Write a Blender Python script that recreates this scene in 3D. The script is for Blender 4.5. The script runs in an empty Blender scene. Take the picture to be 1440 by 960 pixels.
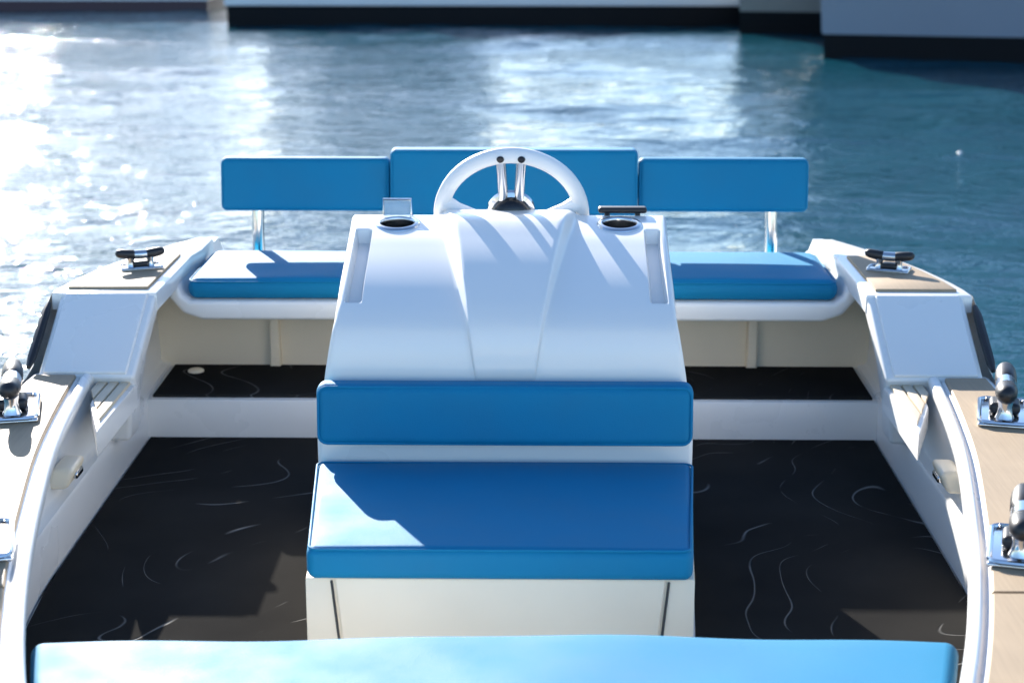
import bpy, bmesh, math, random
import numpy as np
from mathutils import Vector, Matrix
R = math.radians
random.seed(4); rng = np.random.default_rng(7)
scene = bpy.context.scene
C = scene.collection

# ------------------------------------------------------------------ camera, sky, sun, exposure
cam_d = bpy.data.cameras.new('camera'); cam = bpy.data.objects.new('camera', cam_d); C.objects.link(cam)
cam.location = (0.064, 0.0, 1.38); cam.rotation_euler = (R(90 - 14.7), 0, R(0.84))
cam_d.sensor_width = 36; cam_d.sensor_fit = 'HORIZONTAL'; cam_d.lens = 60
cam_d.clip_start = 0.05; cam_d.clip_end = 3000
cam_d.dof.use_dof = True; cam_d.dof.focus_distance = 3.55; cam_d.dof.aperture_fstop = 4.2
scene.camera = cam
SUN_EL, SUN_AZ = 22.0, -21.8          # azimuth from +Y, negative is to the left
w = bpy.data.worlds.new('World'); scene.world = w; w.use_nodes = True
nt = w.node_tree; nt.nodes.clear()
sky = nt.nodes.new('ShaderNodeTexSky'); sky.sky_type = 'NISHITA'; sky.sun_disc = False
sky.sun_elevation = R(SUN_EL); sky.sun_rotation = R(SUN_AZ); sky.air_density = 1.0; sky.dust_density = 0.5; sky.ozone_density = 4.0
bg = nt.nodes.new('ShaderNodeBackground'); bg.inputs['Strength'].default_value = 0.10
wo = nt.nodes.new('ShaderNodeOutputWorld')
nt.links.new(sky.outputs[0], bg.inputs[0]); nt.links.new(bg.outputs[0], wo.inputs[0])
sd = bpy.data.lights.new('sun', 'SUN'); sd.energy = 5.0; sd.angle = R(0.5); sd.color = (1.0, 0.94, 0.86)
sun = bpy.data.objects.new('sun', sd); C.objects.link(sun); sun.location = (-6, 14, 8)
sdir = Vector((math.sin(R(SUN_AZ)) * math.cos(R(SUN_EL)), math.cos(R(SUN_AZ)) * math.cos(R(SUN_EL)), math.sin(R(SUN_EL))))
sun.rotation_euler = sdir.to_track_quat('Z', 'Y').to_euler()
vs = scene.view_settings
vs.view_transform = 'Standard'; vs.look = 'None'; vs.exposure = 1.6; vs.gamma = 1.0; vs.use_curve_mapping = False

# ------------------------------------------------------------------ materials
def mat(name, col, rough=0.5, metal=0.0, var=0.0, vscale=6.0, bump=0.0, bscale=60.0, **kw):
    m = bpy.data.materials.new(name); m.use_nodes = True
    n = m.node_tree.nodes; l = m.node_tree.links; b = n['Principled BSDF']
    b.inputs['Base Color'].default_value = (*col, 1); b.inputs['Roughness'].default_value = rough
    b.inputs['Metallic'].default_value = metal
    for k, v in kw.items():
        key = k.replace('_', ' ')
        if key in b.inputs: b.inputs[key].default_value = v
    tc = n.new('ShaderNodeTexCoord')
    if var:
        t = n.new('ShaderNodeTexNoise'); t.inputs['Scale'].default_value = vscale; t.inputs['Detail'].default_value = 6
        l.new(tc.outputs['Object'], t.inputs['Vector'])
        r = n.new('ShaderNodeMapRange'); r.inputs['From Min'].default_value = .25; r.inputs['From Max'].default_value = .75
        r.inputs['To Min'].default_value = 1 - var; r.inputs['To Max'].default_value = 1 + var
        l.new(t.outputs['Fac'], r.inputs['Value'])
        mx = n.new('ShaderNodeMix'); mx.data_type = 'RGBA'; mx.blend_type = 'MULTIPLY'; mx.inputs[0].default_value = 1
        mx.inputs[6].default_value = (*col, 1); l.new(r.outputs[0], mx.inputs[7]); l.new(mx.outputs[2], b.inputs['Base Color'])
        r2 = n.new('ShaderNodeMapRange'); r2.inputs['To Min'].default_value = max(.02, rough * .8); r2.inputs['To Max'].default_value = min(1, rough * 1.25)
        l.new(t.outputs['Fac'], r2.inputs['Value']); l.new(r2.outputs[0], b.inputs['Roughness'])
    if bump:
        t2 = n.new('ShaderNodeTexNoise'); t2.inputs['Scale'].default_value = bscale; t2.inputs['Detail'].default_value = 4
        l.new(tc.outputs['Object'], t2.inputs['Vector'])
        bp = n.new('ShaderNodeBump'); bp.inputs['Strength'].default_value = bump; bp.inputs['Distance'].default_value = .004
        l.new(t2.outputs['Fac'], bp.inputs['Height']); l.new(bp.outputs[0], b.inputs['Normal'])
    return m

M = {}
M['gel'] = mat('white_gelcoat', (.80, .785, .755), .28, var=.012, vscale=2.5, Coat_Weight=.25, Coat_Roughness=.12)
M['cream'] = mat('cream_gelcoat', (.86, .75, .58), .4, var=.04, vscale=5)
M['blue'] = mat('blue_vinyl', (.0, .185, .35), .66, var=.05, vscale=9, bump=.15, bscale=420, Specular_IOR_Level=.3)
M['steel'] = mat('stainless_steel', (.62, .62, .63), .14, 1.0, var=.05, vscale=30)
M['black'] = mat('black_rubber', (.012, .012, .014), .42, var=.15, vscale=20)
M['blackgloss'] = mat('black_plastic', (.01, .01, .012), .2, var=.1, vscale=20)
M['seam'] = mat('dark_seam', (.05, .05, .05), .7, var=.1)
M['rimwhite'] = mat('white_leatherette', (.82, .81, .80), .38, var=.02, bump=.1, bscale=500)

def grain_mat(name, col, axis_scale=(220, 8, 8)):
    m = mat(name, col, .65)
    n = m.node_tree.nodes; l = m.node_tree.links; b = n['Principled BSDF']
    tc = n['Texture Coordinate']; mp = n.new('ShaderNodeMapping'); mp.inputs['Scale'].default_value = axis_scale
    l.new(tc.outputs['Object'], mp.inputs[0])
    t = n.new('ShaderNodeTexNoise'); t.inputs['Scale'].default_value = 1; t.inputs['Detail'].default_value = 5
    l.new(mp.outputs[0], t.inputs['Vector'])
    t3 = n.new('ShaderNodeTexNoise'); t3.inputs['Scale'].default_value = 7; t3.inputs['Detail'].default_value = 4
    l.new(tc.outputs['Object'], t3.inputs['Vector'])
    ad = n.new('ShaderNodeMath'); ad.operation = 'ADD'; l.new(t.outputs['Fac'], ad.inputs[0]); l.new(t3.outputs['Fac'], ad.inputs[1])
    cr = n.new('ShaderNodeMapRange'); cr.inputs['From Min'].default_value = .6; cr.inputs['From Max'].default_value = 1.4
    cr.inputs['To Min'].default_value = .86; cr.inputs['To Max'].default_value = 1.12
    l.new(ad.outputs[0], cr.inputs['Value'])
    mx = n.new('ShaderNodeMix'); mx.data_type = 'RGBA'; mx.blend_type = 'MULTIPLY'; mx.inputs[0].default_value = 1
    mx.inputs[6].default_value = (*col, 1); l.new(cr.outputs[0], mx.inputs[7]); l.new(mx.outputs[2], b.inputs['Base Color'])
    bp = n.new('ShaderNodeBump'); bp.inputs['Strength'].default_value = .3; bp.inputs['Distance'].default_value = .001
    l.new(t.outputs['Fac'], bp.inputs['Height']); l.new(bp.outputs[0], b.inputs['Normal'])
    return m
M['teak'] = grain_mat('beige_foam_decking', (.33, .245, .155))
M['slat'] = grain_mat('pale_slat', (.60, .50, .36))

def contour_mat():
    m = mat('charcoal_foam_with_contour_grooves', (.012, .012, .013), .9, Specular_IOR_Level=.0)
    n = m.node_tree.nodes; l = m.node_tree.links; b = n['Principled BSDF']; tc = n['Texture Coordinate']
    t = n.new('ShaderNodeTexNoise'); t.inputs['Scale'].default_value = 1.9; t.inputs['Detail'].default_value = 1.2
    t.inputs['Distortion'].default_value = .5; l.new(tc.outputs['Object'], t.inputs['Vector'])
    mu = n.new('ShaderNodeMath'); mu.operation = 'MULTIPLY'; mu.inputs[1].default_value = 9; l.new(t.outputs['Fac'], mu.inputs[0])
    dp = n.new('ShaderNodeVectorMath'); dp.operation = 'DOT_PRODUCT'; dp.inputs[1].default_value = (-5.0, 3.6, 0); l.new(tc.outputs['Object'], dp.inputs[0])
    m0 = mu; mu = n.new('ShaderNodeMath'); mu.operation = 'ADD'; l.new(m0.outputs[0], mu.inputs[0]); l.new(dp.outputs['Value'], mu.inputs[1])
    pp = n.new('ShaderNodeMath'); pp.operation = 'PINGPONG'; pp.inputs[1].default_value = .5; l.new(mu.outputs[0], pp.inputs[0])
    ln = n.new('ShaderNodeMapRange'); ln.inputs['From Min'].default_value = 0; ln.inputs['From Max'].default_value = .032
    ln.inputs['To Min'].default_value = 1; ln.inputs['To Max'].default_value = 0; l.new(pp.outputs[0], ln.inputs['Value'])
    # mask breaks the grooves up; pale colour paints in the sun they catch
    t2 = n.new('ShaderNodeTexNoise'); t2.inputs['Scale'].default_value = 4.5; t2.inputs['Detail'].default_value = 2; l.new(tc.outputs['Object'], t2.inputs['Vector'])
    k = n.new('ShaderNodeMapRange'); k.inputs['From Min'].default_value = .49; k.inputs['From Max'].default_value = .62; l.new(t2.outputs['Fac'], k.inputs['Value'])
    gm = n.new('ShaderNodeMath'); gm.operation = 'MULTIPLY'; l.new(ln.outputs[0], gm.inputs[0]); l.new(k.outputs[0], gm.inputs[1])
    mx = n.new('ShaderNodeMix'); mx.data_type = 'RGBA'; l.new(gm.outputs[0], mx.inputs[0])
    t4 = n.new('ShaderNodeTexNoise'); t4.inputs['Scale'].default_value = 3; t4.inputs['Detail'].default_value = 5; l.new(tc.outputs['Object'], t4.inputs['Vector'])
    cr = n.new('ShaderNodeValToRGB'); cr.color_ramp.elements[0].position = .3; cr.color_ramp.elements[1].position = .75
    cr.color_ramp.elements[0].color = (.021, .0205, .020, 1); cr.color_ramp.elements[1].color = (.033, .032, .030, 1)
    l.new(t4.outputs['Fac'], cr.inputs[0]); l.new(cr.outputs[0], mx.inputs[6]); mx.inputs[7].default_value = (.20, .20, .195, 1)
    l.new(mx.outputs[2], b.inputs['Base Color'])
    fine = n.new('ShaderNodeTexNoise'); fine.inputs['Scale'].default_value = 350; l.new(tc.outputs['Object'], fine.inputs['Vector'])
    b1 = n.new('ShaderNodeBump'); b1.inputs['Strength'].default_value = .25; b1.inputs['Distance'].default_value = .001; l.new(fine.outputs['Fac'], b1.inputs['Height'])
    b2 = n.new('ShaderNodeBump'); b2.invert = True; b2.inputs['Strength'].default_value = .8; b2.inputs['Distance'].default_value = .004
    l.new(gm.outputs[0], b2.inputs['Height']); l.new(b1.outputs[0], b2.inputs['Normal']); l.new(b2.outputs[0], b.inputs['Normal'])
    return m
M['mat'] = contour_mat()

def water_mat():
    m = mat('sea_water', (.006, .056, .080), .05, IOR=1.36)
    n = m.node_tree.nodes; l = m.node_tree.links; b = n['Principled BSDF']; tc = n['Texture Coordinate']
    mp = n.new('ShaderNodeMapping'); mp.inputs['Scale'].default_value = (1.0, 1.7, 1); mp.inputs['Rotation'].default_value = (0, 0, R(12))
    l.new(tc.outputs['Object'], mp.inputs[0])
    t = n.new('ShaderNodeTexNoise'); t.inputs['Scale'].default_value = 4.5; t.inputs['Detail'].default_value = 4; t.inputs['Roughness'].default_value = .55; l.new(mp.outputs[0], t.inputs['Vector'])
    bp = n.new('ShaderNodeBump'); bp.inputs['Strength'].default_value = .6; bp.inputs['Distance'].default_value = .05
    l.new(t.outputs['Fac'], bp.inputs['Height']); l.new(bp.outputs[0], b.inputs['Normal'])
    return m
M['water'] = water_mat()

# ------------------------------------------------------------------ helpers
def finish(name, verts, faces, m, parent=None, smooth=True, angle=40):
    me = bpy.data.meshes.new(name); me.from_pydata([tuple(v) for v in verts], [], faces)
    bm = bmesh.new(); bm.from_mesh(me); bmesh.ops.remove_doubles(bm, verts=bm.verts, dist=1e-5)
    bmesh.ops.recalc_face_normals(bm, faces=bm.faces)
    if smooth:
        for f in bm.faces: f.smooth = True
        for e in bm.edges:
            if len(e.link_faces) == 2 and e.calc_face_angle(0) > R(angle): e.smooth = False
    bm.to_mesh(me); bm.free()
    me.materials.append(m)
    o = bpy.data.objects.new(name, me); C.objects.link(o)
    if parent: attach(o, parent)
    return o
def attach(o, parent):
    o.parent = parent; o.matrix_parent_inverse = Matrix.Translation(-world_loc(parent))
def world_loc(o):
    return o.location + (world_loc(o.parent) + o.matrix_parent_inverse.translation if o.parent else Vector())
def empty(name, loc):
    o = bpy.data.objects.new(name, None); C.objects.link(o); o.location = loc; o.empty_display_size = .2
    return o
def tag(o, label, cat, group=None):
    o['label'] = label; o['category'] = cat
    if group: o['group'] = group
    return o
def rbox(size, r, warp=None, k=4, n=(6, 6, 3)):
    """rounded box centred on the origin, each point sent through warp()"""
    h = [s / 2 for s in size]; r = min(r, min(h) * .999)
    ax = []
    for a, q in zip(h, n):
        e = [-a + r * (1 - math.tan(math.pi / 4 * (1 - i / k))) for i in range(k)]
        i_ = [-(a - r) + 2 * (a - r) * i / q for i in range(q + 1)]
        ax.append(e + i_ + [-x for x in reversed(e)])
    V = []; F = []
    for axis in range(3):
        u, v = [(1, 2), (2, 0), (0, 1)][axis]
        for s in (-1, 1):
            base = len(V); nu, nv = len(ax[u]), len(ax[v])
            for a in ax[u]:
                for b in ax[v]:
                    p = [0, 0, 0]; p[axis] = s * h[axis]; p[u] = a; p[v] = b
                    q = [max(-(hh - r), min(hh - r, c)) for c, hh in zip(p, h)]
                    d = Vector([c - e for c, e in zip(p, q)])
                    if d.length > 1e-9: d = d.normalized() * r
                    p = Vector(q) + d
                    V.append(Vector(warp(*p)) if warp else p)
            for i in range(nu - 1):
                for j in range(nv - 1):
                    f = [base + i * nv + j, base + (i + 1) * nv + j, base + (i + 1) * nv + j + 1, base + i * nv + j + 1]
                    F.append(f if s > 0 else f[::-1])
    return V, F
def box(name, x0, x1, y0, y1, z0, z1, m, parent=None, r=.006, k=2):
    c = Vector(((x0 + x1) / 2, (y0 + y1) / 2, (z0 + z1) / 2))
    V, F = rbox((x1 - x0, y1 - y0, z1 - z0), r, lambda x, y, z: c + Vector((x, y, z)), k, (1, 1, 1))
    return finish(name, V, F, m, parent)
def tube(pts, rad, seg=10, closed=False, cap=True):
    pts = [Vector(p) for p in pts]; V = []; F = []; n = len(pts)
    prev = None
    for i, p in enumerate(pts):
        if closed: t = pts[(i + 1) % n] - pts[i - 1]
        else: t = pts[min(i + 1, n - 1)] - pts[max(i - 1, 0)]
        t.normalize()
        if prev is None:
            a = Vector((0, 0, 1)) if abs(t.z) < .9 else Vector((1, 0, 0))
            nrm = (a - t * a.dot(t)).normalized()
        else: nrm = (prev - t * prev.dot(t)).normalized()
        prev = nrm; bn = t.cross(nrm)
        rr = rad[i] if isinstance(rad, (list, tuple)) else rad
        for j in range(seg):
            a = 2 * math.pi * j / seg
            V.append(p + (nrm * math.cos(a) + bn * math.sin(a)) * rr)
    m = n if closed else n - 1
    for i in range(m):
        for j in range(seg):
            i2 = (i + 1) % n
            F.append([i * seg + j, i * seg + (j + 1) % seg, i2 * seg + (j + 1) % seg, i2 * seg + j])
    if cap and not closed:
        F.append(list(range(seg))[::-1]); F.append([(n - 1) * seg + j for j in range(seg)])
    return V, F
def lathe(profile, centre, seg=32, axis=None):
    V = []; F = []; c = Vector(centre); rot = axis.to_track_quat('Z', 'Y').to_matrix() if axis else Matrix.Identity(3)
    for (r, z) in profile:
        for j in range(seg):
            a = 2 * math.pi * j / seg
            V.append(c + rot @ Vector((r * math.cos(a), r * math.sin(a), z)))
    for i in range(len(profile) - 1):
        for j in range(seg):
            F.append([i * seg + j, i * seg + (j + 1) % seg, (i + 1) * seg + (j + 1) % seg, (i + 1) * seg + j])
    return V, F
def prism(name, poly, z0, z1, m, parent=None, r=.003):
    """vertical prism over a plan polygon [(x, y)], top edge softened"""
    bm = bmesh.new(); n = len(poly)
    b = [bm.verts.new((x, y, z0)) for x, y in poly]; t = [bm.verts.new((x, y, z1)) for x, y in poly]
    bm.faces.new(b[::-1]); top = bm.faces.new(t)
    for i in range(n): bm.faces.new([b[i], b[(i + 1) % n], t[(i + 1) % n], t[i]])
    bmesh.ops.recalc_face_normals(bm, faces=bm.faces)
    if r: bmesh.ops.bevel(bm, geom=list(top.edges), offset=r, segments=2, affect='EDGES', profile=.5)
    bmesh.ops.triangulate(bm, faces=[f for f in bm.faces if len(f.verts) > 4])
    for f in bm.faces: f.smooth = True
    for e in bm.edges:
        if len(e.link_faces) == 2 and e.calc_face_angle(0) > R(35): e.smooth = False
    me = bpy.data.meshes.new(name); bm.to_mesh(me); bm.free(); me.materials.append(m)
    o = bpy.data.objects.new(name, me); C.objects.link(o)
    if parent: attach(o, parent)
    return o
def xz_prism(name, poly, y0, y1, m, parent=None, r=.004, warp=None):
    """profile in the xz plane drawn along y"""
    bm = bmesh.new(); n = len(poly)
    a = [bm.verts.new((x, y0, z)) for x, z in poly]; b = [bm.verts.new((x, y1, z)) for x, z in poly]
    f0 = bm.faces.new(a); bm.faces.new(b[::-1])
    for i in range(n): bm.faces.new([a[i], b[i], b[(i + 1) % n], a[(i + 1) % n]])
    bmesh.ops.recalc_face_normals(bm, faces=bm.faces)
    if r: bmesh.ops.bevel(bm, geom=list(f0.edges), offset=r, segments=3, affect='EDGES', profile=.5)
    bmesh.ops.triangulate(bm, faces=[f for f in bm.faces if len(f.verts) > 4])
    if warp:
        for v in bm.verts: v.co = warp(v.co)
    for f in bm.faces: f.smooth = True
    for e in bm.edges:
        if len(e.link_faces) == 2 and e.calc_face_angle(0) > R(35): e.smooth = False
    me = bpy.data.meshes.new(name); bm.to_mesh(me); bm.free(); me.materials.append(m)
    o = bpy.data.objects.new(name, me); C.objects.link(o)
    if parent: attach(o, parent)
    return o
def interp(tab):
    xs, ys = zip(*tab)
    def f(t):                                            # monotone cubic through the table
        t = min(max(t, xs[0]), xs[-1]); i = max(0, min(len(xs) - 2, int(np.searchsorted(xs, t)) - 1))
        d = [(ys[j + 1] - ys[j]) / (xs[j + 1] - xs[j]) for j in range(len(xs) - 1)]
        mk = lambda j: d[0] if j == 0 else d[-1] if j == len(xs) - 1 else (0 if d[j - 1] * d[j] <= 0 else 2 * d[j - 1] * d[j] / (d[j - 1] + d[j]))
        h = xs[i + 1] - xs[i]; u = (t - xs[i]) / h
        return ((2 * u**3 - 3 * u**2 + 1) * ys[i] + (u**3 - 2 * u**2 + u) * h * mk(i) + (-2 * u**3 + 3 * u**2) * ys[i + 1] + (u**3 - u**2) * h * mk(i + 1))
    return f
def sm(a, b, x):
    t = min(1, max(0, (x - a) / (b - a))); return t * t * (3 - 2 * t)

# ------------------------------------------------------------------ water
WZ = -0.15
def build_water():
    st = .07; xs = np.arange(-16, 20.01, st); ys = np.arange(-5, 31.01, st)
    X, Y = np.meshgrid(xs, ys, indexing='ij'); Z = np.zeros_like(X)
    # domain warp, so the crests break up and do not run as straight lines
    wx = .35 * np.sin(.9 * Y + .4 * X + 1) + .25 * np.sin(1.7 * X - 1.1 * Y); wy = .3 * np.sin(.8 * X - .5 * Y) + .2 * np.sin(1.9 * Y + 1.3 * X + 2)
    for i in range(70):
        lam = .22 * (2.6 / .22) ** rng.random(); k = 2 * math.pi / lam
        th = rng.normal(math.pi / 2 + .25, .62)
        amp = .0024 * lam ** .9 * rng.uniform(.6, 1.3)
        Z += amp * np.sin(k * ((X + wx) * math.cos(th) + (Y + wy) * math.sin(th)) + rng.uniform(0, 6.28))
    patch = .75 + .35 * np.sin(.55 * X + .8 * Y + .7 * np.sin(.5 * X)) * np.sin(.33 * Y - .4 * X + 1)
    Z *= patch
    edge = np.minimum(np.minimum(X - xs[0], xs[-1] - X), np.minimum(Y - ys[0], ys[-1] - Y)); Z *= np.clip(edge / 2, 0, 1)
    nx, ny = X.shape
    V = np.stack([X, Y, Z + WZ], -1).reshape(-1, 3)
    i, j = np.meshgrid(np.arange(nx - 1), np.arange(ny - 1), indexing='ij'); a = (i * ny + j).ravel()
    F = np.stack([a, a + ny, a + ny + 1, a + 1], -1)
    # flat sheet round the rippled part, out to the horizon
    B = 1500; x0, x1, y0, y1 = xs[0], xs[-1], ys[0], ys[-1]
    far = np.array([(-B, -B, WZ), (B, -B, WZ), (B, B, WZ), (-B, B, WZ), (x0, y0, WZ), (x1, y0, WZ), (x1, y1, WZ), (x0, y1, WZ)]); n0 = len(V)
    V = np.vstack([V, far]); F = np.vstack([F, n0 + np.array([(0, 1, 5, 4), (1, 2, 6, 5), (2, 3, 7, 6), (3, 0, 4, 7)])])
    me = bpy.data.meshes.new('water'); me.vertices.add(len(V)); me.vertices.foreach_set('co', V.ravel())
    me.loops.add(F.size); me.loops.foreach_set('vertex_index', F.ravel().astype(np.int32))
    me.polygons.add(len(F)); me.polygons.foreach_set('loop_start', np.arange(0, F.size, 4, dtype=np.int32))
    me.update(calc_edges=True); me.validate(); me.polygons.foreach_set('use_smooth', np.ones(len(F), bool))
    me.materials.append(M['water'])
    o = bpy.data.objects.new('water', me); C.objects.link(o); o['kind'] = 'structure'
    return o
build_water()

# unseen stone slab added behind the camera to bounce sunlight onto the boat
prism('unseen_bounce_quay', [(-30, -18), (30, -18), (30, .35), (-30, .35)], WZ - 1.0, .12, mat('bounce_quay_stone', (.55, .52, .47), .8, var=.15, vscale=2, bump=.4, bscale=30), None, .03)['kind'] = 'structure'

# ------------------------------------------------------------------ the boat (bow towards the camera, y runs aft)
boat = empty('motor_boat', (0, 3.2, -.45))
tag(boat, 'open white motor boat with centre console, blue backrests and dark floor mats', 'boat')
O = interp([(1.0, .0), (1.1, .25), (1.5, .575), (1.9, .78), (2.25, .92), (2.6, 1.0), (2.96, 1.07), (3.4, 1.12), (3.86, 1.14), (4.1, 1.135), (4.35, 1.09), (4.6, 1.0), (4.8, .90), (4.95, .80)])
RO = interp([(1.2, .12), (1.5, .36), (1.9, .565), (2.255, .70), (2.59, .795), (2.96, .878), (3.38, .955), (3.86, 1.01), (4.0, 1.02)])
W = interp([(1.2, .1), (1.6, .45), (2.0, .66), (2.5, .84), (3.0, .925), (3.3, .947), (4.25, .952), (4.6, .955)])
DZ = lambda y: .28 + .15 * sm(3.88, 4.1, y) - .095 * sm(4.5, 4.8, y)
ystn = [1.0, 1.03, 1.1, 1.25, 1.5, 1.75, 2.0, 2.25, 2.5, 2.75, 3.0, 3.25, 3.5, 3.7, 3.86, 3.92, 3.98, 4.04, 4.1, 4.2, 4.3, 4.4, 4.5, 4.6, 4.7, 4.8, 4.88, 4.95]
# outer skin
outline = [(O(y), y) for y in ystn] + [(-O(y), y) for y in reversed(ystn)]
rows = [(1.0, lambda y: DZ(y) - .006, 0), (1.0, lambda y: DZ(y) - .03, .012), (1.0, lambda y: DZ(y) - .09, .004), (.98, lambda y: .05, -.01), (.93, lambda y: -.16, -.03), (.6, lambda y: -.36, -.05), (.05, lambda y: -.45, 0)]
V = []; F = []; n = len(outline)
for sc, zf, off in rows:
    for x, y in outline:
        s = 1 if x >= 0 else -1
        V.append((x * sc + s * off * (1 if abs(x) > .05 else 0), 3 + (y - 3) * (sc if y < 3 else 1), zf(y)))
for i in range(len(rows) - 1):
    for j in range(n): F.append([i * n + j, i * n + (j + 1) % n, (i + 1) * n + (j + 1) % n, (i + 1) * n + j])
finish('hull', V, F, M['gel'], boat, angle=50)
for s in (-1, 1):
    # side deck with a raised rim on its inner edge
    ys = [y for y in np.linspace(1.25, 3.9, 40)]
    V = []; F = []
    for y in ys:
        r = RO(y); o = O(y)
        sec = [(r - .004, .246), (r - .018, .250), (r - .027, .262), (r - .027, .276), (r - .022, .283), (r - .010, .285), (r - .003, .281), (r + .001, .272), (r + .005, .270), (r + .008, .274), (o - .014, .274), (o - .004, .270), (o + .002, .262), (o + .003, .2)]
        m_ = len(sec)
        for x, z in sec: V.append((s * x, y, z))
    for i in range(len(ys) - 1):
        for j in range(m_ - 1): F.append([i * m_ + j, i * m_ + j + 1, (i + 1) * m_ + j + 1, (i + 1) * m_ + j])
    finish('gunwale', V, F, M['gel'], boat, angle=60)
    # beige foam pads laid on it, with a joint between them
    for a, b in ((2.592, 3.855), (1.45, 2.582)):
        yy = np.linspace(a, b, 24)
        finish_poly = [(s * (RO(y) + .011), y) for y in yy] + [(s * (O(y) - .022), y) for y in reversed(yy)]
        V = []; F = []
        for y in yy:
            x0, x1 = RO(y) + .011, O(y) - .022
            for x, z in ((x0, .2745), (x0, .281), (x0 + .003, .284), (x1 - .003, .284), (x1, .281), (x1, .2745)): V.append((s * x, y, z))
        for i in range(len(yy) - 1):
            for j in range(5): F.append([i * 6 + j, i * 6 + j + 1, (i + 1) * 6 + j + 1, (i + 1) * 6 + j])
        F.append([0, 1, 2, 3, 4, 5]); k0 = (len(yy) - 1) * 6; F.append([k0 + q for q in range(6)])
        finish('deck_pad', V, F, M['teak'], boat)
    # inner wall of the cockpit: toe wall, small ledge, upper wall
    ys = list(np.linspace(1.3, 4.6, 34)); V = []; F = []
    for y in ys:
        x = W(y)
        for dx, z in ((.0, -.004), (.0, .104), (.004, .112), (.022, .116), (.028, .122), (.034, .268), (.036, .40 if y > 4.15 else .27)): V.append((s * (x + dx), y, z))
    for i in range(len(ys) - 1):
        for j in range(6): F.append([i * 7 + j, i * 7 + j + 1, (i + 1) * 7 + j + 1, (i + 1) * 7 + j])
    finish('cockpit_side', V, F, M['gel'], boat, angle=50)
    # bracket on the side wall
    xz = W(3.42)
    V, F = rbox((.05, .10, .05), .012, lambda x, y, z: (s * (xz + .01 + x - .02 * (z / .05)), 3.50 + y, .165 + z), 3, (1, 1, 1))
    br = finish('wall_bracket', V, F, M['cream'], boat)
    V, F = rbox((.012, .05, .016), .005, lambda x, y, z: (s * (xz - .018 + x), 3.50 + y, .165 + z), 2, (1, 1, 1)); finish('pull', V, F, M['steel'], br)

# floor and its mats
def wpoly(y0, y1, inset, s=None, xin=None, n=14):
    yy = np.linspace(y0, y1, n)
    if s is None: return [(-(W(y) - inset), y) for y in yy] + [((W(y) - inset), y) for y in reversed(yy)]
    p = [(s * xin(y), y) for y in yy] + [(s * (W(y) - inset), y) for y in reversed(yy)]
    return p if s < 0 else p[::-1]
prism('cockpit_floor', wpoly(1.35, 4.30, 0)[::-1], -.05, -.006, M['gel'], boat, 0)
bx = interp([(2.2, .30), (2.875, .352), (3.33, .384), (3.90, .38)])      # half width of seat box and console at the floor
for s in (-1, 1):
    prism('floor_mat', wpoly(2.05, 4.252, .006, s, lambda y: bx(y) + .006), -.006, .003, M['mat'], boat, .002)
# raised step at the stern and its mat
prism('stern_step', wpoly(4.256, 4.60, -.002)[::-1], -.006, .104, M['gel'], boat, .006)
prism('step_mat', wpoly(4.275, 4.575, .012)[::-1], .1035, .111, M['mat'], boat, .002)
box('stern_wall', -.99, .99, 4.585, 4.62, .09, .36, M['cream'], boat, .004)  # wall and ribs: white fibreglass, warm bounced light put into the cream
for s in (-1, 1):
    xz_prism('wall_rib', [(s * .645, .11), (s * .675, .11), (s * .672, .33), (s * .648, .33)], 4.555, 4.59, M['cream'], boat, .006)
V, F = lathe([(.0, .006), (.018, .006), (.022, .003), (.022, -.002)], (-.87, 4.50, .112), 20); finish('drain_cap', V, F, M['cream'], boat)

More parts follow.
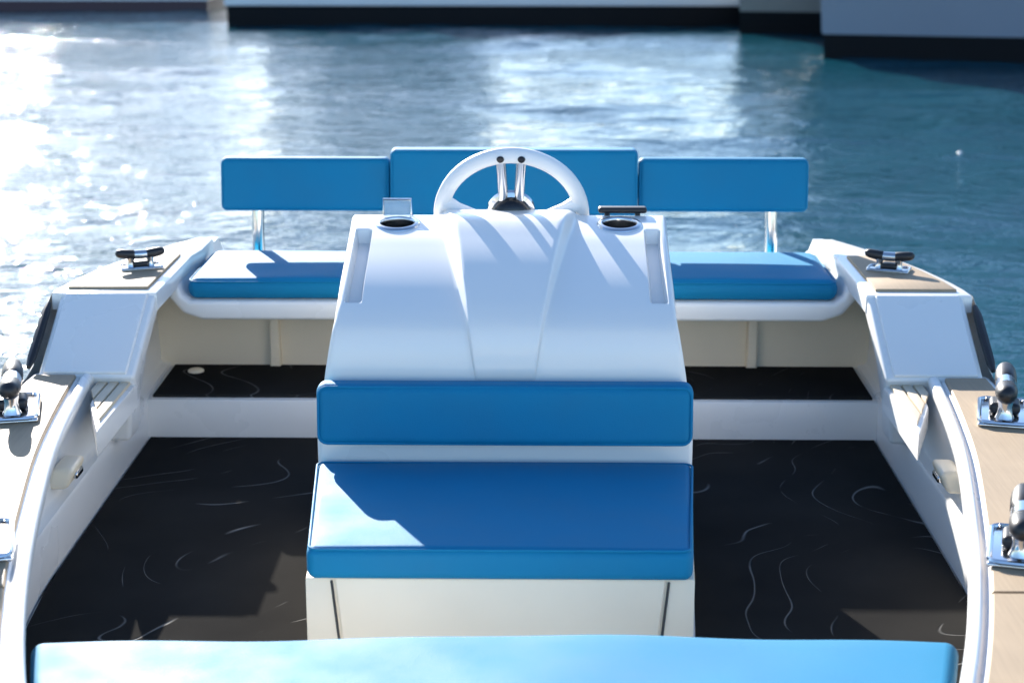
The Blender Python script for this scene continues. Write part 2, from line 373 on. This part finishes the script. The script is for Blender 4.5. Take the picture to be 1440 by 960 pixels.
# raised coaming at each quarter
for s in (-1, 1):
    # top slab follows the rounded stern corner
    yy = [4.085, 4.15, 4.22, 4.3, 4.38, 4.46, 4.54, 4.62, 4.7, 4.78]
    outer = [(s * (O(y) - .004), y) for y in yy]; inner = [(s * (.872 if y < 4.6 else .86), y) for y in yy]
    poly = inner + outer[::-1]
    prism('coaming', poly if s < 0 else poly[::-1], .385, .430, M['gel'], boat, .008)
    yy2 = [4.115, 4.2, 4.28, 4.36, 4.44, 4.52]
    poly = [(s * .90, y) for y in yy2] + [(s * (O(y) - .035), y) for y in reversed(yy2)]
    prism('coaming_pad', poly if s < 0 else poly[::-1], .4295, .438, M['teak'], boat, .003)
    # sloping front: thick white frame and the smooth panel set in it
    def slope(x, y, z, s=s):                     # local x across, y along the slope, z normal
        a = math.atan2(.155, .24); q = (y + .147) / .294
        xc = .885 - .012 * q, 1.114 - .004 * q
        X = xc[0] + (xc[1] - xc[0]) * (x / .24 + .5)
        return (s * X, 3.862 + .24 * q - math.sin(a) * z * .9, .275 + .155 * q + math.cos(a) * z)
    V, F = rbox((.24, .294, .05), .010, lambda x, y, z: slope(x, y, z - .022), 3, (2, 2, 1))
    fr = finish('coaming_front', V, F, M['gel'], boat)
    V, F = rbox((.208, .270, .012), .005, lambda x, y, z: slope(x + .004, y - .004, z + .004), 3, (2, 2, 1))
    finish('panel', V, F, M['gel'], fr)
    # inner cheek under the front, down to the floor
    V, F = rbox((.07, .10, .18), .012, lambda x, y, z: (s * (.934 + x - .008 * z / .09), 3.93 + y + .06 * max(0, z) / .09, .20 + z), 3, (1, 1, 4))
    finish('cheek', V, F, M['gel'], boat)
    # boarding ledge with three pale slats
    poly = [(s * .885, 3.885), (s * .885, 3.50), (s * .955, 3.72), (s * .975, 3.885)]
    prism('boarding_ledge', poly[::-1] if s > 0 else poly, .20, .255, M['gel'], boat, .006)
    for q in range(3):
        x0 = .897 + q * .027; x1 = x0 + .022; f = lambda x: 3.56 + (x - .892) * 3.0
        poly = [(s * x0, 3.872), (s * x0, f(x0)), (s * x1, f(x1)), (s * x1, 3.872)]
        prism('slat', poly[::-1] if s > 0 else poly, .2545, .263, M['slat'], boat, .002)
    # black rubber strip on the outside of the hull
    pts = [(s * (O(y) - .004), y, z + .012) for y, z in ((3.87, .285), (3.90, .30), (3.97, .34), (4.03, .378), (4.06, .395))]
    V, F = tube(pts, [.006, .011, .012, .011, .006], 8); finish('rubbing_strip', V, F, M['black'], boat)

# stern bench: white moulding whose ends sweep up into the coaming
prof = [(-.81, .300), (.81, .300), (.86, .318), (.90, .365), (.905, .40), (.875, .40), (.862, .365), (.84, .350), (-.84, .350), (-.862, .365), (-.875, .40), (-.905, .40), (-.90, .365), (-.86, .318)]
xz_prism('bench_moulding', prof, 4.325, 4.93, M['gel'], boat, .010)

# cushions that lie on the seats
def wr(x, y, a):                                         # slow uneven swell of stuffed vinyl
    return a * (math.sin(7.3 * x + 3.1 * y) * math.sin(5.1 * y - 2 * x) + .5 * math.sin(17 * x + 1.3) * math.sin(13 * y))
cu = empty('bench_cushion', (0, 4.53, .351))
tag(cu, 'long blue vinyl bench cushion at the stern, behind the console', 'cushion')
V, F = rbox((1.70, .385, .056), .026, lambda x, y, z: (x, 4.5275 + y, .3795 + z + (.006 * (1 - (x / .85)**2) * (1 - (y / .2)**2) + wr(x, y, .0012)) * (z > 0)), 5, (40, 12, 1))
finish('cover', V, F, M['blue'], cu)
def loop(hx0, hx1, y0, y1, z, rad, seg=8, rc=.03):
    """piping round a rectangle that tapers from hx0 at y0 to hx1 at y1"""
    P = []
    cs = [(-hx0, y0, 180, 270), (hx0, y0, 270, 360), (hx1, y1, 0, 90), (-hx1, y1, 90, 180)]
    for cx, cy, a0, a1 in cs:
        sx = 1 if cx > 0 else -1; sy = 1 if cy == y1 else -1
        for q in range(5):
            a = R(a0 + (a1 - a0) * q / 4); P.append((cx - sx * rc + rc * math.cos(a), cy - sy * rc + rc * math.sin(a), z))
    out = []
    for i in range(len(P)):
        a, b = Vector(P[i]), Vector(P[(i + 1) % len(P)]); m_ = max(1, int((b - a).length / .06))
        out += [a.lerp(b, t / m_) for t in range(m_)]
    return tube(out, rad, seg, closed=True)
V, F = loop(.846, .846, 4.339, 4.716, .399, .0025, rc=.03); finish('piping', V, F, M['blue'], cu)

# stern backrest: three padded sections on two steel posts
def back(name, x0, x1, y, z0, z1, th, lean):
    cx = (x0 + x1) / 2; cz = (z0 + z1) / 2
    V, F = rbox((x1 - x0, th, z1 - z0), .016, lambda x, yy, z: (cx + x, y + yy + lean * z + (-.006 * (1 - (2 * x / (x1 - x0))**2) * (1 - (2 * z / (z1 - z0))**2)) * (yy < 0), cz + z), 4, (20, 1, 8))
    o = finish(name, V, F, M['blue'], boat)
    hw = (x1 - x0) / 2 - .004; hz = (z1 - z0) / 2 - .004
    V, F = loop(hw, hw, -hz, hz, -th / 2 + .004, .003, rc=.014)
    V = [Vector((cx + v.x, y + v.z + lean * v.y, cz + v.y)) for v in V]
    finish('piping', V, F, M['blue'], o)
    return o
back('stern_backrest', -.825, -.349, 4.765, .515, .662, .05, .14)
back('stern_backrest', .349, .825, 4.765, .515, .662, .05, .14)
back('stern_backrest', -.346, .346, 4.745, .505, .690, .07, .14)
V, F = rbox((1.5, .012, .09), .004, lambda x, y, z: (x, 4.80 + y + .14 * z, .585 + z), 2, (1, 1, 1)); finish('backrest_plate', V, F, M['gel'], boat)
for s in (-1, 1):
    V, F = tube([(s * .73, 4.775, .350), (s * .73, 4.775, .45), (s * .728, 4.785, .55), (s * .728, 4.80, .60)], .0175, 16); p = finish('backrest_post', V, F, M['steel'], boat)
    V, F = lathe([(.0, .008), (.019, .008), (.034, .006), (.036, .002), (.036, -.002)], (s * .73, 4.775, .351), 24); finish('flange', V, F, M['steel'], p)

# ------------------------------------------------------------------ console
prof = [(3.905, .656), (3.885, .6615), (3.86, .660), (3.80, .652), (3.74, .641), (3.68, .6245), (3.62, .606), (3.56, .584), (3.50, .558), (3.452, .533), (3.418, .503), (3.404, .455), (3.398, .388), (3.392, .30)]
pl = [0]
for a, b in zip(prof, prof[1:]): pl.append(pl[-1] + math.dist(a, b))
pfy = interp([(t, p[0]) for t, p in zip(pl, prof)]); pfz = interp([(t, p[1]) for t, p in zip(pl, prof)]); L = pl[-1]
CUP = [(-.252, 3.815), (.252, 3.815)]
def build_console():
    nt_ = 120; hw = interp([(0.0, 0.3641), (0.106, 0.3582), (0.167, 0.3563), (0.23, 0.3553), (0.293, 0.355), (0.358, 0.3553), (0.422, 0.3554), (0.475, 0.3562), (0.52, 0.3600), (0.571, 0.3680), (0.639, 0.3772), (0.729, 0.379)])
    def cols(wi, wo_, h):                              # columns follow the crease lines of the raised middle
        p = [wi * i / 12 for i in range(12)] + [wi + (wo_ - wi) * i / 6 for i in range(6)] + [wo_ + (h - .055 - wo_) * i / 22 for i in range(22)]
        p += [h - q for q in (.055, .053, .051, .0485, .046, .040, .033, .026, .020, .018, .016, .014, .009, .005, .002, 0)]
        return [-v for v in reversed(p[1:])] + p
    xs = cols(.14, .17, .363)
    V = []; F = []; nx = len(xs)
    for i in range(nt_ + 1):
        t = L * i / nt_; y, z = pfy(t), pfz(t); e = 1e-3
        ty, tz = pfy(min(L, t + e)) - pfy(max(0, t - e)), pfz(min(L, t + e)) - pfz(max(0, t - e)); ln = math.hypot(ty, tz); ny_, nz_ = tz / ln, -ty / ln
        if nz_ < 0 and ny_ > 0: ny_, nz_ = -ny_, -nz_
        q = min(1, t / (L * .86))
        wi = .140 - .082 * q; wo_ = wi + .004 + .026 * (1 - q); hh = (.012 + .026 * sm(.0, .16, t)) * (1 - q) ** .6
        for x in cols(wi, wo_, hw(t)):
            ax_ = abs(x); u = x / hw(t)
            d = hh * (1 - sm(wi, wo_, ax_))
            rec = sm(hw(t) - .053, hw(t) - .046, ax_) * (1 - sm(hw(t) - .020, hw(t) - .014, ax_)) * sm(.125, .14, t) * (1 - sm(.425, .44, t))
            d -= .030 * rec
            d -= .008 * max(0, (abs(u) - .97) / .03) ** 2                 # softened shoulder
            V.append((x, y + ny_ * d, z + nz_ * d))
    for i in range(nt_):
        for j in range(nx - 1):
            f = [i * nx + j, i * nx + j + 1, (i + 1) * nx + j + 1, (i + 1) * nx + j]
            cx = sum(V[a][0] for a in f) / 4; cy = sum(V[a][1] for a in f) / 4
            if i < nt_ * .3 and any(math.hypot(cx - a, cy - b) < .040 for a, b in CUP): continue
            F.append(f)
    # side walls and the aft wall, down to the floor
    for j, s in ((0, -1), (nx - 1, 1)):
        b0 = len(V)
        for i in range(nt_ + 1): V.append((s * .385, max(V[i * nx + j][1], 3.385), -.004))
        for i in range(nt_): F.append([i * nx + j, (i + 1) * nx + j, b0 + i + 1, b0 + i])
    b0 = len(V)
    for j in range(nx): V.append((V[j][0], 3.91, -.004))
    for j in range(nx - 1): F.append([j, j + 1, b0 + j + 1, b0 + j])
    return finish('console', V, F, M['gel'], boat, angle=38)
console = build_console()
for cx, cy in CUP:
    cz = .6535; nrm = Vector((0, -.135, 1)).normalized()
    V, F = lathe([(.036, -.07), (.0375, -.03), (.038, -.002), (.0385, .003), (.041, .0055), (.047, .005), (.051, .002), (.052, -.001)], (cx, cy, cz), 40, nrm)
    c = finish('cup_holder', V, F, M['steel'], console)
    V, F = lathe([(.0, -.066), (.036, -.066)], (cx, cy, cz), 24, nrm); finish('cup_floor', V, F, M['black'], c)
# front backrest on the console and seat box
V, F = rbox((.772, .055, .125), .020, lambda x, y, z: (x, 3.355 + y + .12 * z - .006 * (1 - (x / .39)**2) * (y < 0), .349 + z), 4, (24, 1, 6)); fb = finish('front_backrest', V, F, M['blue'], boat)
V, F = loop(.381, .381, -.058, .058, -.024, .003, rc=.018); V = [Vector((v.x, 3.355 + v.z + .12 * v.y, .349 + v.y)) for v in V]; finish('piping', V, F, M['blue'], fb)
poly = [(-.352, 2.875), (.352, 2.875), (.384, 3.33), (.388, 3.42), (-.388, 3.42), (-.384, 3.33)]
sb = prism('seat_box', poly, -.004, .184, M['cream'], boat, .006)
box('seat_back_moulding', -.388, .388, 3.352, 3.43, .186, .297, M['gel'], boat, .010)
# hatch set into the front of the box
V, F = rbox((.58, .010, .19), .004, lambda x, y, z: (x * (1 + .055 * z / .165), 2.8705 + y, .092 + z), 2, (4, 1, 2)); h = finish('hatch', V, F, M['cream'], sb)
for s in (-1, 1):
    V, F = tube([(s * (.288 + .016 * (z / .165)), 2.8735, z) for z in np.linspace(.006, .178, 8)], .0024, 6); finish('seam', V, F, M['seam'], sb)
cu = empty('front_seat_cushion', (0, 3.09, .185))
tag(cu, 'blue vinyl seat cushion in front of the console, one corner sunlit', 'cushion')
def fs(x, y, z):
    k = .346 + (.387 - .346) * (y + .245) / .49
    return (x / .37 * k, 3.093 + y, .2185 + z + (.007 * (1 - (x / .37)**2) * (1 - (y / .245)**2) + wr(x, y, .0014)) * (z > 0))
V, F = rbox((.74, .49, .062), .018, fs, 5, (26, 18, 1)); finish('cover', V, F, M['blue'], cu)
V, F = loop(.343, .384, 2.852, 3.334, .2465, .0025, rc=.018); finish('piping', V, F, M['blue'], cu)

# ------------------------------------------------------------------ steering wheel
sw = empty('steering_wheel', (.005, 3.93, .655)); attach(sw, boat)
sw.location = (.005, 3.93, .655)
WC = Vector((.005, 3.93, .655)); tl = R(24)
def wp(u, v, n=0):                                     # u across, v up in the wheel's plane, n towards the bow
    return WC + Vector((u, -math.sin(tl) * v - math.cos(tl) * n, math.cos(tl) * v - math.sin(tl) * n))
rr = .163
V, F = tube([wp(rr * math.cos(a), rr * math.sin(a)) for a in np.linspace(0, 2 * math.pi, 64, endpoint=False)], .0185, 14, closed=True); finish('rim', V, F, M['rimwhite'], sw)
for s in (-1, 1):
    V, F = tube([wp(s * .017, .02, .022), wp(s * .018, .06, .018), wp(s * .021, .11, .006), wp(s * .024, .158, 0)], [.013, .012, .0115, .012], 10); finish('spoke', V, F, M['steel'], sw)
    V, F = tube([wp(s * .03, .004, .02), wp(s * .08, .006, .014), wp(s * .125, .018, .005), wp(s * .158, .034, 0)], [.014, .013, .016, .021], 10); finish('spoke', V, F, M['rimwhite'], sw)
    V, F = lathe([(.0, .004), (.007, .004), (.009, 0)], wp(s * .024, .163, .0185), 12, wp(0, 0, 1) - WC); finish('rim_button', V, F, M['blackgloss'], sw)
V, F = lathe([(.056, -.004), (.055, .006), (.047, .012), (.046, .0)], wp(0, .018, .012), 32, wp(0, 0, 1) - WC); finish('hub_ring', V, F, M['steel'], sw)
V, F = lathe([(.047, .006), (.045, .022), (.036, .036), (.020, .044), (.0, .047)], wp(0, .018, .012), 32, wp(0, 0, 1) - WC); finish('hub', V, F, M['blackgloss'], sw)

# small things behind the dash
t = empty('acrylic_holder', (-.26, 3.885, .66)); tag(t, 'small clear acrylic holder behind the cup holder by the sunlit recess', 'holder')
gl = mat('clear_acrylic', (.85, .92, .95), .06, var=.02, Transmission_Weight=.8, IOR=1.3)
V, F = rbox((.064, .004, .036), .0018, lambda x, y, z: (-.258 + x, 3.888 + y + .2 * z, .6785 + z), 2, (1, 1, 1)); finish('pane', V, F, gl, t)
V, F = tube([(-.290, 3.889, .660), (-.290, 3.892, .697), (-.226, 3.892, .697), (-.226, 3.889, .660)], .003, 8); finish('wire_frame', V, F, M['steel'], t)
t = empty('phone_tray', (.258, 3.895, .66)); tag(t, 'flat black tray standing behind the cup holder at the shaded recess', 'tray')
V, F = rbox((.112, .03, .014), .006, lambda x, y, z: (.262 + x, 3.893 + y, .674 + z), 3, (1, 1, 1)); finish('tray_top', V, F, M['black'], t)
for s in (-1, 1):
    V, F = rbox((.012, .016, .012), .003, lambda x, y, z: (.262 + s * .035 + x, 3.893 + y, .6625 + z), 2, (1, 1, 1)); finish('foot', V, F, M['black'], t)

# ------------------------------------------------------------------ cleats, parts of the boat
def cleat(x, y, z, rz, sc=1.0):
    e = empty('cleat', (x, y, z)); attach(e, boat); e.rotation_euler.z = rz
    Mx = Matrix.Translation((x, y, z)) @ Matrix.Rotation(rz, 4, 'Z') @ Matrix.Scale(sc, 4)
    loc = Vector((x, y, z))
    def put(name, V, F, m):
        o = finish(name, [Mx @ Vector(v) - loc for v in V], F, m); o.parent = e; o.rotation_euler.z = 0
        o.matrix_parent_inverse = Matrix.Rotation(-rz, 4, 'Z')
    # dished steel plate
    V, F = rbox((.085, .150, .008), .0035, lambda x, y, z: (x, y, .003 + z), 2, (1, 1, 1)); put('base_plate', V, F, M['steel'])
    V, F = loop(.040, .040, -.072, .072, .0075, .004, rc=.014); put('plate_rim', V, F, M['steel'])
    for q in (-1, 1):
        V, F = lathe([(.017, .004), (.013, .014), (.0115, .026), (.014, .040)], (0, q * .034, 0), 16); put('stem', V, F, M['steel'])
    V, F = tube([(0, a, .050 - .0 + .010 * (abs(a) / .085)**2) for a in np.linspace(-.058, .058, 13)], [.013 + .004 * math.cos(a * 1.5) for a in np.linspace(-1, 1, 13)], 14); put('horn', V, F, M['steel'])
    for q in (-1, 1):
        V, F = tube([(0, q * b, .050 + .010 * (b / .085)**2) for b in (.018, .026, .05, .07, .082, .088)], [.0145, .018, .018, .0165, .013, .005], 14); put('horn_cap', V, F, M['black'])
    V, F = rbox((.05, .05, .020), .008, lambda x, y, z: (x, y, .0175 + z), 2, (1, 1, 1)); put('pad', V, F, M['black'])
for s in (-1, 1):
    cleat(s * (.965 if s < 0 else .975), 4.33, .438, R(s * 68), .72)
    cleat(s * 1.08, 3.56, .284, R(-s * 14), 1.3)
    cleat(s * .90, 2.77, .284, R(-s * 16), 1.25)

# ------------------------------------------------------------------ bow lounge
poly = [(-x, y) for x, y in ((.3, 1.45), (.50, 1.85), (.635, 2.2), (.70, 2.43), (.702, 2.45))]
plan = poly + [(-x, y) for x, y in reversed(poly)]
prism('bow_locker', plan[::-1], -.004, .174, M['gel'], boat, .006)
cu = empty('bow_sunpad', (0, 2.1, .175)); tag(cu, 'large pale sunlit blue pad covering the whole bow', 'cushion')
def bp_(x, y, z):
    Y = 2.12 + y; k = RO(Y) - .034
    return (x / .7 * k, Y + .012 * math.sin(3 * x) * (y > .2), .2065 + z + (.010 * (1 - (x / .7)**2) + wr(x, y, .003)) * (z > 0))
V, F = rbox((1.4, .76, .062), .022, bp_, 5, (40, 24, 1)); finish('cover', V, F, M['blue'], cu)
# ------------------------------------------------------------------ moored craft across the water
M['hullslate'] = mat('slate_blue_hull_paint', (.19, .225, .28), .35, var=.04, vscale=2)
M['hullgrey'] = mat('grey_hull_paint', (.20, .20, .19), .3, var=.04)
M['hullwhite'] = mat('white_hull_paint', (.72, .73, .75), .3, var=.03, vscale=2)
M['boot'] = mat('black_antifouling', (.004, .005, .007), .6, var=.2, vscale=5, Specular_IOR_Level=.15)
M['plum'] = mat('dark_plum_paint', (.045, .02, .035), .4, var=.1, vscale=3)
M['glass'] = mat('tinted_glass', (.01, .012, .015), .05, var=.05)
def yacht(loc, hw, length, height, hullm, stripem, stripe, label, group=None, cabin=True, heading=0.0, flare=.06):
    """stern towards us, bow away (+y); loc is the middle of the transom at the water"""
    e = empty('moored_yacht', loc); tag(e, label, 'yacht', group); X, Y, Z = loc
    def T(p): return (X + p[0] * math.cos(heading) - p[1] * math.sin(heading), Y + p[0] * math.sin(heading) + p[1] * math.cos(heading), Z + p[2])
    def sec(q): return hw * (1 - max(0, (q - .45) / .55) ** 2.2)
    def shell(name, rows_, m, cap=False):
        V = []; F = []; st = [i / 14 for i in range(15)]
        ring = [(1, q) for q in st] + [(-1, q) for q in reversed(st)]
        for z, k in rows_:
            for s, q in ring: V.append(T((s * max(.02, sec(q)) * k, q * length + (0 if q > .01 else -.05 * z), z * (1 + .25 * q if z > stripe + .05 else 1))))
        n_ = len(ring)
        for i in range(len(rows_) - 1):
            for j in range(n_): F.append([i * n_ + j, i * n_ + (j + 1) % n_, (i + 1) * n_ + (j + 1) % n_, (i + 1) * n_ + j])
        if cap: F.append([(len(rows_) - 1) * n_ + j for j in range(n_)])
        return finish(name, V, F, m, e)
    shell('boot_stripe', [(-.35, .99), (stripe, .998)], stripem)
    shell('hull', [(stripe, 1.0), (stripe + .02, 1.004), (height * .55, 1.0 + flare * .5), (height * .94, 1 + flare), (height, 1 + flare * .8)], hullm, True)
    if cabin:
        V, F = rbox((hw * 1.5, length * .45, 1.1), .12, lambda x, y, z: T((x * (1 - .12 * (z + .55)), length * .36 + y + .2 * z, height + .50 + z)), 3, (2, 2, 2)); cb = finish('cabin', V, F, M['hullwhite'], e)
        for s in (-1, 1):
            V, F = rbox((.02, length * .36, .42), .008, lambda x, y, z: T((s * (hw * .742 + x - .1 * hw * z), length * .36 + y + .2 * z, height + .62 + z)), 2, (1, 1, 1)); finish('cabin_window', V, F, M['glass'], cb)
        V, F = rbox((hw * 1.1, .02, .62), .008, lambda x, y, z: T((x, length * .36 - length * .225 + y - .012 + .2 * z, height + .50 + z)), 2, (1, 1, 1)); finish('cabin_door', V, F, M['glass'], cb)
    for s in (-1, 1):
        V, F = tube([T((s * sec(q) * .96, q * length, height + .42 + .1 * q)) for q in np.linspace(.5, .98, 10)], .014, 6); finish('guard_rail', V, F, M['steel'], e)
        for q in (.5, .66, .82, .97):
            V, F = tube([T((s * sec(q) * .96, q * length, height * (1 + .25 * q) - .05)), T((s * sec(q) * .96, q * length, height + .44 + .1 * q))], .012, 6); finish('stanchion', V, F, M['steel'], e)
    V, F = rbox((hw * 1.2, .016, height * .28), .004, lambda x, y, z: T((x, -.05 * height - .012 + y, height * .62 + z)), 2, (1, 1, 1)); finish('transom_panel', V, F, hullm, e)
    return e
# low pontoon in front of them
po = empty('floating_pontoon', (-.655, 21.7, WZ)); tag(po, 'low floating pontoon with black side across the water', 'pontoon')
V, F = rbox((6.18, 2.2, .50), .03, lambda x, y, z: (-.555 + x, 21.75 + y, WZ - .02 + z), 2, (1, 1, 1)); finish('float', V, F, M['boot'], po)
for q in range(8):
    V, F = rbox((6.23, .272, .13), .008, lambda x, y, z: (-.555 + x, 20.76 + q * .28 + y, WZ + .30 + z), 2, (1, 1, 1)); finish('plank', V, F, M['hullwhite'], po)
yacht((-2.1, 23.2, WZ), 1.42, 9.0, 1.5, M['hullgrey'], M['boot'], .22, 'grey yacht moored stern-on behind the low pontoon')
yacht((3.47, 19.3, WZ), 1.15, 9.0, 1.4, M['hullgrey'], M['boot'], .25, 'grey yacht partly hidden behind the big pale blue-grey yacht', heading=R(-9))
yacht((6.0, 15.75, WZ), 3.3, 14.0, 2.9, M['hullslate'], M['boot'], .24, 'big pale blue-grey yacht with black waterline stripe beside the grey yacht', heading=R(-12))
yacht((-6.6, 23.2, WZ), 2.25, 10.0, .62, M['hullwhite'], M['plum'], .14, 'low white yacht with dark plum waterline beyond the glittering water', flare=.03)
# small white ball added to stand in for a glint on the water
fl = empty('glint_ball', (2.62, 10.3, WZ)); tag(fl, 'tiny white ball standing in for a glint on the open water', 'float')
V, F = lathe([(.0, -.022), (.014, -.016), (.020, -.004), (.021, .006), (.016, .016), (.008, .021), (.0, .022)], (2.62, 10.3, WZ), 16); finish('ball', V, F, M['rimwhite'], fl)
V, F = tube([(2.62 + .006 * math.cos(a), 10.3, WZ + .024 + .006 * math.sin(a)) for a in np.linspace(0, 6.28, 12, endpoint=False)], .0018, 6, closed=True); finish('ring', V, F, M['steel'], fl)
